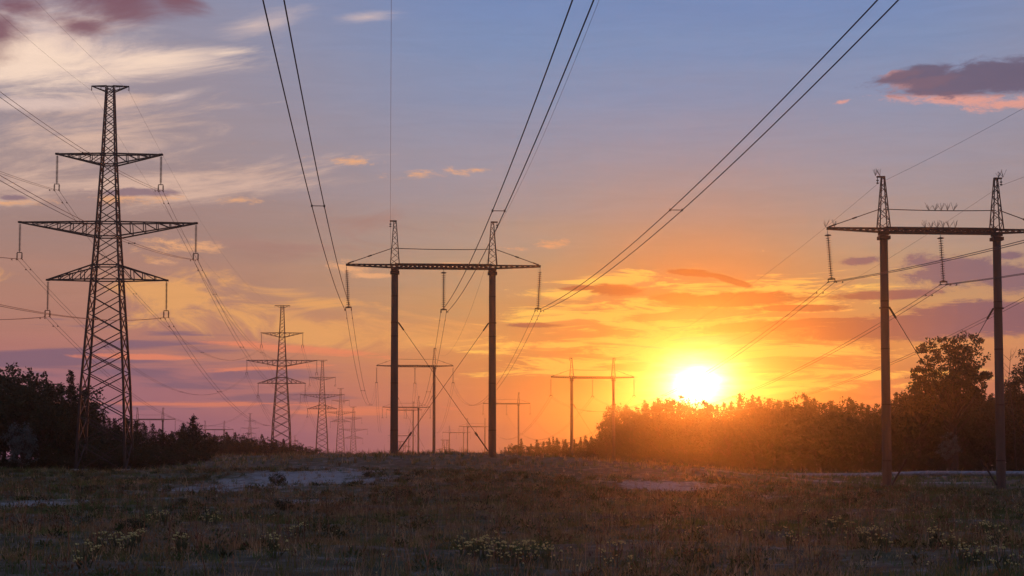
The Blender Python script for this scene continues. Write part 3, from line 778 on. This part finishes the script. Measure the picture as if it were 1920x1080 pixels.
pines = [pine_mesh(100 + i, PH, 4.6 + .6 * (i % 4), .9) for i in range(7)]
slim = [pine_mesh(200 + i, PH, 3.6, .8) for i in range(2)]
broads = [broad_mesh(300 + i, PH, 7.5, .12, 150, 30, .30) for i in range(4)]
bushes = [broad_mesh(400 + i, 4.0, 5.0, .02, 70, 32, .22, cl_r=.5) for i in range(3)]
def plant_tree(px, top, Y, kinds, label, group, name, cat, sxy=1.0, base=None):
    w = W(px, top, Y); g = gz(w.x, Y)
    h = w.z - g
    if h < .8: return
    pr = random.choice(kinds); ref = 4.0 if kinds is bushes else PH
    s = h / ref; k = sxy * random.uniform(.88, 1.15) * (s if s > .55 else .5 * (s + .55))
    return tree_obj(name, pr, (w.x, Y, g - .05), (k, k, s), label, cat, group)
def profile(pts, x): return float(np.interp(x, [p[0] for p in pts], [p[1] for p in pts]))

def yfor(px): return float(np.interp(px, [1128, 1175, 1300, 1500, 1640], [385, 372, 312, 268, 250]))
def seg_r(px):
    return ('beside the golden lit portal' if px < 1210 else 'right below the sun' if px < 1390 else 'between the sun and the nearest portal' if px < 1640 else
            'between the poles of the nearest portal' if px < 1868 else 'at the right edge of the picture')
def seg_l(px):
    return 'at the left edge of the picture' if px < 75 else 'around the left legs of the tallest pylon' if px < 150 else 'behind the tallest pylon' if px < 245 else 'right of the tallest pylon' if px < 330 else 'at the low right end of the wood'
# right forest: two rows of pines with leafy trees mixed in, scrub along its foot
prof_r = [(1128, 800), (1140, 776), (1155, 768), (1185, 762), (1230, 750), (1262, 756), (1300, 768), (1345, 758), (1400, 747), (1450, 752), (1500, 746), (1545, 752), (1590, 752), (1640, 746), (1700, 742), (1735, 715), (1780, 722), (1840, 732), (1900, 735), (1960, 722), (2080, 725)]
GF = 'front row of the right forest'
x = 1138
while x < 2090:
    plant_tree(x, profile(prof_r, x) + random.choice((-18, -10, 0, 0, 4)) + random.uniform(-6, 18), yfor(x) + random.uniform(-4, 6), random.choice((pines, broads, broads)), 'dark front row tree of the right forest, ' + seg_r(x), GF, 'forest_tree', 'tree')
    x += random.uniform(6, 20)
x = 1150
while x < 2090:
    plant_tree(x, profile(prof_r, x) + random.uniform(-8, 12), yfor(x) + random.uniform(12, 30), random.choice((pines, pines, broads, slim)), 'dark back row treetop of the right forest, ' + seg_r(x), 'back row of the right forest', 'forest_tree', 'tree')
    x += random.uniform(14, 24)
x = 1142
while x < 2080:
    plant_tree(x, profile(prof_r, x) + random.uniform(2, 44), yfor(x) + random.uniform(-14, -6), broads, 'leafy dark tree among the right forest pines, ' + seg_r(x), 'leafy trees of the right forest', 'leafy_tree', 'tree', .9)
    x += random.uniform(17, 30)
x = 1135
while x < 2080:
    plant_tree(x, random.uniform(846, 868), yfor(x) + random.uniform(-24, -16), bushes, 'low bush at the right forest edge, ' + seg_r(x), 'bushes along the right forest', 'bush', 'bush', 1.0)
    x += random.uniform(20, 36)
# the tall leafy tree and its neighbours
w = W(1786, 606, 226); g = gz(w.x, 226); Hh = w.z - g
shp = lambda a, z: (1.0 if z < .2 else 1.0 - .30 * (z - .2)) * (1.12 if math.cos(a) < 0 and z < .1 else 1.0)
big = broad_mesh(501, Hh, 12.4, .34, 340, 40, .36, shape=shp, cl_r=.62)
tree_obj('tall_leafy_tree', big, (w.x, 226, g - .05), 1.0, 'tallest leafy tree, rounded open crown between the poles of the nearest portal', 'tree', rz=0.0)
w = W(1925, 655, 215); g = gz(w.x, 215); big2 = broad_mesh(502, w.z - g, 6.2, .22, 170, 40, .34, cl_r=.7)
tree_obj('leafy_tree', big2, (w.x, 215, g - .05), 1.0, 'dense leafy tree cut off by the right edge of the picture', 'tree', rz=1.0)
w = W(1722, 712, 232); g = gz(w.x, 232); bm3 = broad_mesh(503, w.z - g, 7.5, .2, 180, 34, .32)
tree_obj('leafy_tree', bm3, (w.x, 232, g - .05), 1.0, 'rounded dark tree at the left foot of the tallest leafy tree', 'tree', rz=2.0)
w = W(1780, 808, 205); g = gz(w.x, 205); sv_ = broad_mesh(504, w.z - g, 3.2, .25, 60, 34, .2, mat=SILVER, cl_r=.38)
tree_obj('young_silvery_tree', sv_, (w.x, 205, g - .05), 1.0, 'young pale leaved tree in front of the forest, between the near portal poles', 'tree', rz=0.5)
w = W(1142, 776, 368); g = gz(w.x, 368); bm4 = broad_mesh(505, w.z - g, 4.2, .1, 110, 36, .30)
tree_obj('leafy_tree', bm4, (w.x, 368, g - .05), 1.0, 'leafy tree ending the right forest beside the golden lit portal', 'tree', rz=0.5)
# bare dead tree at the right pole
w = W(1893, 655, 212); g = gz(w.x, 212); tr = MB(); hgt = w.z - g; r_ = random.Random(5)
tr.tube([(.6, 0, -.5), (.4, 0, hgt * .4), (-.2, 0, hgt * .75), (.2, 0, hgt)], [.12, .09, .05, .015], 6)
dt = empty('bare_tree', (w.x, 212, g), 'bare thin dead tree between right pole and edge tree', 'tree'); tr.build('trunk', BARK, dt)
for k in range(12):
    zz = hgt * r_.uniform(.45, .95); s = r_.choice((-1, 1)); tb = MB(); a = Vector((0, 0, zz)); l_ = r_.uniform(.8, 2.2)
    b_ = a + Vector((s * l_ * .5, r_.uniform(-.5, .5), l_ * .5)); c_ = b_ + Vector((s * l_ * .2, r_.uniform(-.4, .4), l_ * .7)); tb.tube([a, b_, c_], [.03, .018, .006], 4)
    tb.bar(b_, b_ + Vector((-s * .3, .2, .7)), .02, .008); tb.build('branch', BARK, dt)

# left woodland
prof_l = [(-220, 670), (0, 684), (45, 684), (70, 702), (100, 712), (130, 702), (145, 712), (158, 760), (180, 782), (215, 774), (255, 784), (285, 794), (330, 802), (352, 786), (375, 800), (395, 818)]
x = -230
while x < 145:
    plant_tree(x, profile(prof_l, x) + random.uniform(-3, 10), random.uniform(164, 176), random.choice((broads, broads, pines)), 'tall dark tree of the left wood ' + seg_l(x), 'tall trees of the left wood', 'leafy_tree', 'tree', 1.05)
    x += random.uniform(16, 26)
x = 150
while x < 398:
    plant_tree(x, profile(prof_l, x) + random.uniform(-3, 8), random.uniform(172, 190), random.choice((broads, pines)), 'lower dark tree of the left wood ' + seg_l(x), 'low trees of the left wood', 'leafy_tree', 'tree', 1.0)
    x += random.uniform(8, 13)
x = -230
while x < 392:
    plant_tree(x, profile(prof_l, x) + random.uniform(22, 60), random.uniform(158, 167), bushes if x > 150 else broads, 'bushy scrub before the left wood, ' + seg_l(x), 'scrub along the left wood', 'bush', 'bush', 1.0)
    x += random.uniform(22, 34)
x = -230
while x < 400:
    plant_tree(x, random.uniform(836, 858), random.uniform(155, 159), bushes, 'low bush at the left wood edge, ' + seg_l(x), 'low bushes at the foot of the left wood', 'bush', 'bush', 1.1)
    x += random.uniform(18, 26)
w = W(136, 696, 162); g = gz(w.x, 162); lp = pine_mesh(601, w.z - g, 5.0, 1.1, .1)
tree_obj('pine_tree', lp, (w.x, 162, g), 1.0, 'ragged pine reaching into the left legs of the tallest pylon', 'tree')
w = W(365, 783, 168); g = gz(w.x, 168); lp2 = pine_mesh(602, w.z - g, 4.2, 1.1, .1)
tree_obj('pine_tree', lp2, (w.x, 168, g), 1.0, 'small pine with layered branches at the right end of the left wood', 'tree')
w = W(42, 790, 156); g = gz(w.x, 156); svb = broad_mesh(603, w.z - g, 3.6, .05, 80, 34, .2, mat=SILVER, cl_r=.4)
tree_obj('silvery_bush', svb, (w.x, 156, g), 1.0, 'pale silvery bush in front of the dark left wood', 'bush')
# far thickets
prof_f = [(385, 814), (430, 815), (480, 820), (530, 824), (560, 834), (590, 842)]
for row, (ya, yb, dy) in enumerate(((285, 300, 6), (310, 340, -3))):
    x = 386
    while x < 592:
        plant_tree(x, profile(prof_f, x) + dy + random.uniform(-4, 6), random.uniform(ya, yb), random.choice((pines, broads, broads)), 'small dark tree in the thicket left of the second pylon', 'far thicket left of the second pylon', 'small_tree', 'tree', 1.3)
        x += random.uniform(7, 12)
prof_m = [(935, 846), (960, 838), (975, 826), (990, 832), (1030, 826), (1080, 822), (1128, 822), (1145, 815), (1160, 810)]
x = 938
while x < 1160:
    plant_tree(x, profile(prof_m, x) + random.uniform(-8, 3), random.uniform(372, 420), random.choice((pines, broads, slim)), 'small dark tree of the grove between the central portal and the right forest', 'grove right of the central portal', 'small_tree', 'tree', 1.2)
    x += random.uniform(6, 10)
x = 600
while x < 930:
    plant_tree(x, random.uniform(843, 852), random.uniform(560, 640), random.choice((pines, broads)), 'tiny distant tree on the skyline behind the central portal', 'distant skyline trees', 'small_tree', 'tree', 1.6)
    x += random.uniform(14, 30)
# lone bushes in the field
for px, pyb, top, Y, lab in [(965, 872, 856, 136, 'small dark bush right of the right central pole'), (522, 908, 882, 86, 'dry weed bush standing on the pale sand patch'), (690, 905, 889, 96, 'dark weed bush at the right end of the pale sand patch'), (345, 960, 930, 56, 'dark tuft bush in the left field grass'), (760, 950, 926, 66, 'wide dark tuft below the left central pole'), (530, 968, 942, 50, 'broad dark clump in the grass straight below the pale sand patch'), (880, 915, 895, 88, 'dark clump on the slope between the central poles'), (790, 902, 882, 104, 'dark clump on the slope under the left central pole'), (165, 930, 912, 72, 'dark clump on the left field below the tallest pylon'), (1045, 945, 925, 66, 'dark clump right of centre, before the pale track'), (1590, 948, 928, 62, 'dark clump in the grass left of the nearest portal'), (250, 1000, 978, 37, 'dark clump above the largest yellow flowers')]:
    w = W(px, top, Y); g = gz(w.x, Y); h = max(.4, w.z - g); pr = random.choice(bushes)
    k = h / 4 * random.uniform(1.0, 1.9); tree_obj('bush', pr, (w.x, Y, g - .06), (k, k, h / 4), lab, 'bush')

# ------------------------------------------------------------------ pipeline and track side things
pts = []
for px, py, Y in [(2300, 886, 160), (1990, 888, 166), (1920, 888.5, 168), (1740, 890, 176), (1600, 892, 184), (1400, 895, 196), (1220, 897, 206), (1050, 898, 214)]:
    w = W(px, py, Y); pts.append(Vector((w.x, Y, max(w.z, gz(w.x, Y) + .42))))
pl = empty('pipeline', pts[0], 'long pale clad pipeline lying in front of the right forest', 'pipeline'); o0 = pts[0]
dense = []
for a, b_ in zip(pts[:-1], pts[1:]):
    n = max(1, int((b_ - a).length / 6))
    for k in range(n): dense.append(a.lerp(b_, k / n))
dense.append(pts[-1])
for i, (a, b_) in enumerate(zip(dense[:-1], dense[1:])):
    m = MB(); d = (b_ - a); m.tube([a - o0, b_ - o0 - d * .004], .27, 12); sg = m.build('pipe_section', PIPE, pl, False)
    m = MB(); m.tube([a - o0 - d * .012, a - o0 + d * .012], .295, 12); m.build('joint_band', PALE, sg)
    if i % 2 == 0:
        m = MB(); c = a - o0; m.box((c.x, c.y, c.z - .5), (.5, .9, .5)); m.build('support_block', PALE, pl)
for px, py, Y, lab in [(1180, 900, 200, 'pale concrete ring lying left by the pipeline'), (1212, 900, 199, 'pale concrete ring lying nearer the sun by the pipeline')]:
    w = W(px, py, Y); g = gz(w.x, Y); m = MB()
    m.lathe([(.62, -.3), (.64, .3), (.48, .3), (.46, -.3)], 20); o = m.build('concrete_ring', PALE); o.location = (w.x, Y, g + .5); o.rotation_euler = (math.pi / 2, .2, .3); tag(o, lab, 'concrete ring', 'concrete rings by the pipeline')
for i, (px, py, Y, lab) in enumerate([(1611, 896, 176, 'white rubble lump by the pipeline left of the nearest portal pole'), (1678, 897, 172, 'white rubble lump just right of the nearest portal left pole'), (1770, 895, 170, 'white rubble lump below the pipeline midway between portal poles')]):
    w = W(px, py, Y); g = gz(w.x, Y); m = MB(); m.lathe([(.12, 0), (.30, .05), (.26, .22), (.1, .3)], 7); o = m.build('rubble_lump', PALE); o.location = (w.x, Y, g - .02); o.scale = (1.2, .8, 1); tag(o, lab, 'rubble', 'rubble lumps by the pipeline')

# ------------------------------------------------------------------ grass
def grass(name, label, y0, y1, dens, blades, hgt, wid, seed):
    r = np.random.default_rng(seed); area = .40 * (y1 ** 2 - y0 ** 2) + 10 * (y1 - y0); n = int(area * dens)
    Y = np.sqrt(r.uniform(y0 ** 2, y1 ** 2, n)); X = r.uniform(-1, 1, n) * (.40 * Y + 5)
    s = sand(X, Y); clump = .5 + .5 * wav(X, Y, 5, 17) + .35 * wav(X, Y, 1.7, 3)
    keep = (r.random(n) > np.clip(s * 3.0 + .2, 0, .86)) & (r.random(n) < np.clip(.35 + .75 * clump, .1, 1))
    X, Y, clump = X[keep], Y[keep], clump[keep]; n = len(X); Z = ground_z(X, Y)
    kind = wav(X, Y, 14, 8) + .6 * wav(X, Y, 4, 1) + r.normal(0, .22, n) + .9 * np.clip((X - .14 * Y) / 12, 0, .8) + .5 * np.clip((-X - .17 * Y) / 10, 0, .7)
    H = hgt * (.45 + .8 * np.clip(clump, 0, 1.4)) * r.uniform(.45, 1.5, n)
    pal = np.array([(.26, .155, .075), (.33, .23, .115), (.16, .155, .055), (.10, .145, .045), (.42, .32, .19)])
    ci = np.where(kind < -.35, 0, np.where(kind < .05, 1, np.where(kind < .35, 2, 3))); ci = np.where(r.random(n) < .10, 4, ci)
    col = pal[ci] * r.uniform(.7, 1.25, (n, 1))
    b = blades; N = n * b
    sp = .05 + .035 * hgt / .3
    bx = np.repeat(X, b) + r.normal(0, sp, N); by = np.repeat(Y, b) + r.normal(0, sp, N); bz = np.repeat(Z, b) - .03
    h = np.repeat(H, b) * r.uniform(.55, 1.3, N); tall = r.random(N) < .04; h = np.where(tall, h * 2.0, h)
    a = r.uniform(0, 6.283, N); ln = np.abs(r.normal(.45, .4, N)) * h; ln = np.where(tall, ln * .5, ln)
    dxv, dyv = np.cos(a) * ln, np.sin(a) * ln
    f = r.uniform(0, 6.283, N); wx, wy = np.cos(f) * wid * .5, np.sin(f) * wid * .5
    base = np.stack([bx, by, bz], -1); wv = np.stack([wx, wy, np.zeros(N)], -1)
    mid = base + np.stack([dxv * .35, dyv * .35, h * .6], -1); tip = base + np.stack([dxv, dyv, h], -1)
    v = np.stack([base - wv, base + wv, mid + wv * .75, mid - wv * .75, tip], 1).reshape(-1, 3)
    i0 = np.arange(N) * 5
    q = np.stack([i0, i0 + 1, i0 + 2, i0 + 3], -1); tr = np.stack([i0 + 3, i0 + 2, i0 + 4], -1)
    me = np_mesh(name, v, q, GRASS, np.repeat(np.repeat(col, b, 0), 5, 0), tr)
    return tag(obj(name, me), label, 'grass', kind='stuff')
grass('near_grass', 'dry brown and green grass in the near field', 19, 60, 17, 10, .17, .012, 1)
grass('field_grass', 'dry grass on the middle of the field up to the rise', 60, 122, 5.0, 8, .22, .022, 2)
grass('far_grass', 'rough grass on the rise and before the forest', 122, 250, 1.1, 7, .34, .05, 4)

# tall dry stalks with seed heads standing over the near grass
def stalks(n, seed):
    r = np.random.default_rng(seed)
    Y = np.sqrt(r.uniform(21 ** 2, 75 ** 2, n)); X = r.uniform(-1, 1, n) * (.38 * Y + 3)
    k = (sand(X, Y) < .1) & (wav(X, Y, 8, 6) + .7 * wav(X, Y, 2.4, 14) > -.05); X, Y = X[k], Y[k]; n = len(X); Z = ground_z(X, Y)
    h = r.uniform(.26, .7, n); a = r.uniform(0, 6.283, n); l = np.abs(r.normal(0, .22, n)) * h
    b_ = np.stack([X, Y, Z], -1); tp = b_ + np.stack([np.cos(a) * l, np.sin(a) * l, h], -1); md = b_ * .5 + tp * .5 - np.stack([np.cos(a) * l * .2, np.sin(a) * l * .2, 0 * h], -1)
    f = r.uniform(0, 6.283, n); w = np.stack([np.cos(f), np.sin(f), 0 * f], -1) * .006
    v1 = np.stack([b_ - w, b_ + w, md + w, md - w, tp + w * .6, tp - w * .6], 1).reshape(-1, 3); i0 = np.arange(n) * 6
    q1 = np.concatenate([np.stack([i0, i0 + 1, i0 + 2, i0 + 3], -1), np.stack([i0 + 3, i0 + 2, i0 + 4, i0 + 5], -1)])
    pos = np.repeat(tp, 5, 0) + r.normal(0, .02, (n * 5, 3)); pos[:, 2] -= r.uniform(0, .10, n * 5)
    v2, q2 = leaf_quads(pos, r.normal(0, .5, (n * 5, 3)) + np.array([0, 0, .7]), r.uniform(.03, .075, n * 5), r.uniform(.014, .03, n * 5), r)
    col = np.array([(.20, .12, .07), (.30, .21, .13), (.13, .075, .05)])[r.integers(0, 3, n)]
    me = np_mesh('dry_stalk_grass', np.concatenate([v1, v2]), np.concatenate([q1, q2 + len(v1)]), GRASS, np.concatenate([np.repeat(col, 6, 0), np.repeat(col, 20, 0)]))
    tag(obj('dry_stalk_grass', me), 'tall bent dry stalks with seed heads over the near grass', 'grass', kind='stuff')
stalks(6500, 31)
def low_weeds(n, seed):
    r = np.random.default_rng(seed)
    Y = np.sqrt(r.uniform(20 ** 2, 118 ** 2, n)); X = r.uniform(-1, 1, n) * (.38 * Y + 3)
    k = (sand(X, Y) < .35) & (wav(X, Y, 6, 2) + .8 * wav(X, Y, 2.0, 16) + r.normal(0, .25, n) > .12); X, Y = X[k], Y[k]; n = len(X); Z = ground_z(X, Y)
    m = 34; R = r.uniform(.12, .42, n); hh = R * r.uniform(.5, 1.0, n)
    o = r.normal(0, 1, (n, m, 3)); o /= np.linalg.norm(o, axis=2, keepdims=True); o *= r.random((n, m, 1)) ** .4; o[:, :, 2] = np.abs(o[:, :, 2])
    pos = np.stack([X, Y, Z], -1)[:, None, :] + o * np.stack([R, R, hh], -1)[:, None, :]
    pos = pos.reshape(-1, 3); dr = o.reshape(-1, 3) + r.normal(0, .5, (n * m, 3)) + np.array([0, 0, .4])
    sc = np.repeat(.7 + Y / 90, m)
    v, q = leaf_quads(pos, dr, r.uniform(.05, .13, n * m) * sc, r.uniform(.018, .04, n * m) * sc, r)
    pal = np.array([(.075, .10, .035), (.12, .115, .05), (.13, .155, .11), (.16, .105, .055), (.05, .06, .025)])
    col = pal[r.integers(0, 5, n)] * r.uniform(.7, 1.3, (n, 1))
    me = np_mesh('low_weeds', v, q, GRASS, np.repeat(col, m * 4, 0))
    tag(obj('low_weeds', me), 'low leafy weeds and herbs in clumps among the grass', 'weeds', kind='stuff')
low_weeds(9000, 41)

# yellow flowering plants
def flower_plant(seed, w, nst):
    r = random.Random(seed); st_ = MB(); hd = MB()
    for _ in range(nst):
        a = r.uniform(0, 6.28); d = w * math.sqrt(r.random()) * .5; x0, y0 = math.cos(a) * d, math.sin(a) * d; h = r.uniform(.12, .40)
        p = Vector((x0 * 1.25, y0 * 1.25, h)); st_.bar((x0 * .5, y0 * .5, -.03), p, .012, .008)
        for _ in range(2): st_.bar(Vector((x0 * .7, y0 * .7, h * .4)), Vector((x0 * .7 + r.uniform(-.07, .07), y0 * .7 + r.uniform(-.07, .07), h * .75)), .018, .004)
        for _ in range(r.randrange(3, 6)):
            q = p + Vector((r.uniform(-.045, .045), r.uniform(-.045, .045), r.uniform(-.01, .02))); rr = r.uniform(.012, .022)
            hd.lathe([(rr * .4, -rr * .6), (rr, 0), (rr * .5, rr * .6)], 5, tuple(q))
    return st_.mesh('stems', STEMM), hd.mesh('flower_heads', PETAL)
FP = [flower_plant(i, .26 + .09 * i, 6 + 3 * i) for i in range(4)]
named = {(222, 1034): 'largest yellow flower plant in the lower left field', (288, 982): 'yellow flower plant left of two smaller ones in the left field', (940, 1056): 'widest yellow flower plant at the bottom centre of the field', (1006, 926): 'lone yellow flower plant in the grass below the right central pole', (1828, 1064): 'yellow flower plant in the lower right corner of the field'}
flw = [(222, 1034), (240, 1040), (252, 1030), (182, 1040), (288, 982), (312, 988), (386, 986), (402, 990), (346, 1042), (556, 1012), (512, 1046), (157, 1066), (900, 1046), (882, 1052), (936, 1040), (940, 1056), (962, 1061), (986, 1063), (1002, 1058), (1026, 1066), (1006, 926), (1478, 1030), (1602, 1012), (1620, 1030), (1656, 1034), (1642, 1020), (1782, 1038), (1828, 1064), (1806, 1066), (1886, 1074), (1512, 970), (1745, 1030), (1850, 1010), (1865, 1022), (1560, 1000), (870, 1040), (910, 1060), (1150, 1062)]
for i, (px, py) in enumerate(flw):
    Y = EYE / ((py - HORIZ) / F)
    for _ in range(6):
        x_ = W(px, py, Y).x; Y += (W(px, py, Y).z - gz(x_, Y)) * 6; Y = min(max(Y, 20), 140)
    k = 3 if (px, py) in ((222, 1034), (940, 1056)) else random.randrange(3)
    lab = named.get((px, py), 'small yellow flowering plant in the grass at the ' + ('bottom left' if px < 640 else 'bottom centre' if px < 1280 else 'bottom right'))
    o = empty('yellow_flower_plant', (x_, Y, gz(x_, Y)), lab, 'flower', 'yellow flowers in the field', random.uniform(0, 6))
    obj('stems', FP[k][0], o)['kind'] = 'stuff'; obj('flower_heads', FP[k][1], o)['kind'] = 'stuff'
# loose tiny yellow blossoms nobody would count
r = np.random.default_rng(21); hd = MB()
Y_ = np.sqrt(r.uniform(22 ** 2, 60 ** 2, 5200)); X_ = r.uniform(-1, 1, 5200) * (.36 * Y_)
kp = (wav(X_, Y_, 7, 4) + .5 * wav(X_, Y_, 2.2, 11) > .30 - .25 * np.clip(X_ / 6, -.6, 1)) & (r.random(5200) < .4); X_, Y_ = X_[kp], Y_[kp]; Z_ = ground_z(X_, Y_)
for a, b_, c_ in zip(X_, Y_, Z_):
    rr = r.uniform(.01, .02); hd.lathe([(rr, 0), (rr * .5, rr)], 4, (a, b_, c_ + r.uniform(.12, .3)))
o = hd.build('small_yellow_blossoms', PETAL); tag(o, 'tiny yellow blossoms sprinkled through the foreground grass', 'blossoms', kind='stuff')

# ------------------------------------------------------------------ haze
hm = bpy.data.materials.new('evening_haze'); hm.use_nodes = True; t = hm.node_tree; t.nodes.clear()
vo = t.nodes.new('ShaderNodeVolumePrincipled'); vo.inputs['Color'].default_value = (.97, .94, .92, 1)
vo.inputs['Density'].default_value = HAZE_D; vo.inputs['Anisotropy'].default_value = HAZE_G
ho = t.nodes.new('ShaderNodeOutputMaterial'); t.links.new(vo.outputs[0], ho.inputs['Volume'])
m = MB(); m.box((0, 315, 16.5), (1460, 1530, 49)); hz = m.build('haze', hm); tag(hz, 'thin evening haze over the whole field', None, kind='stuff')
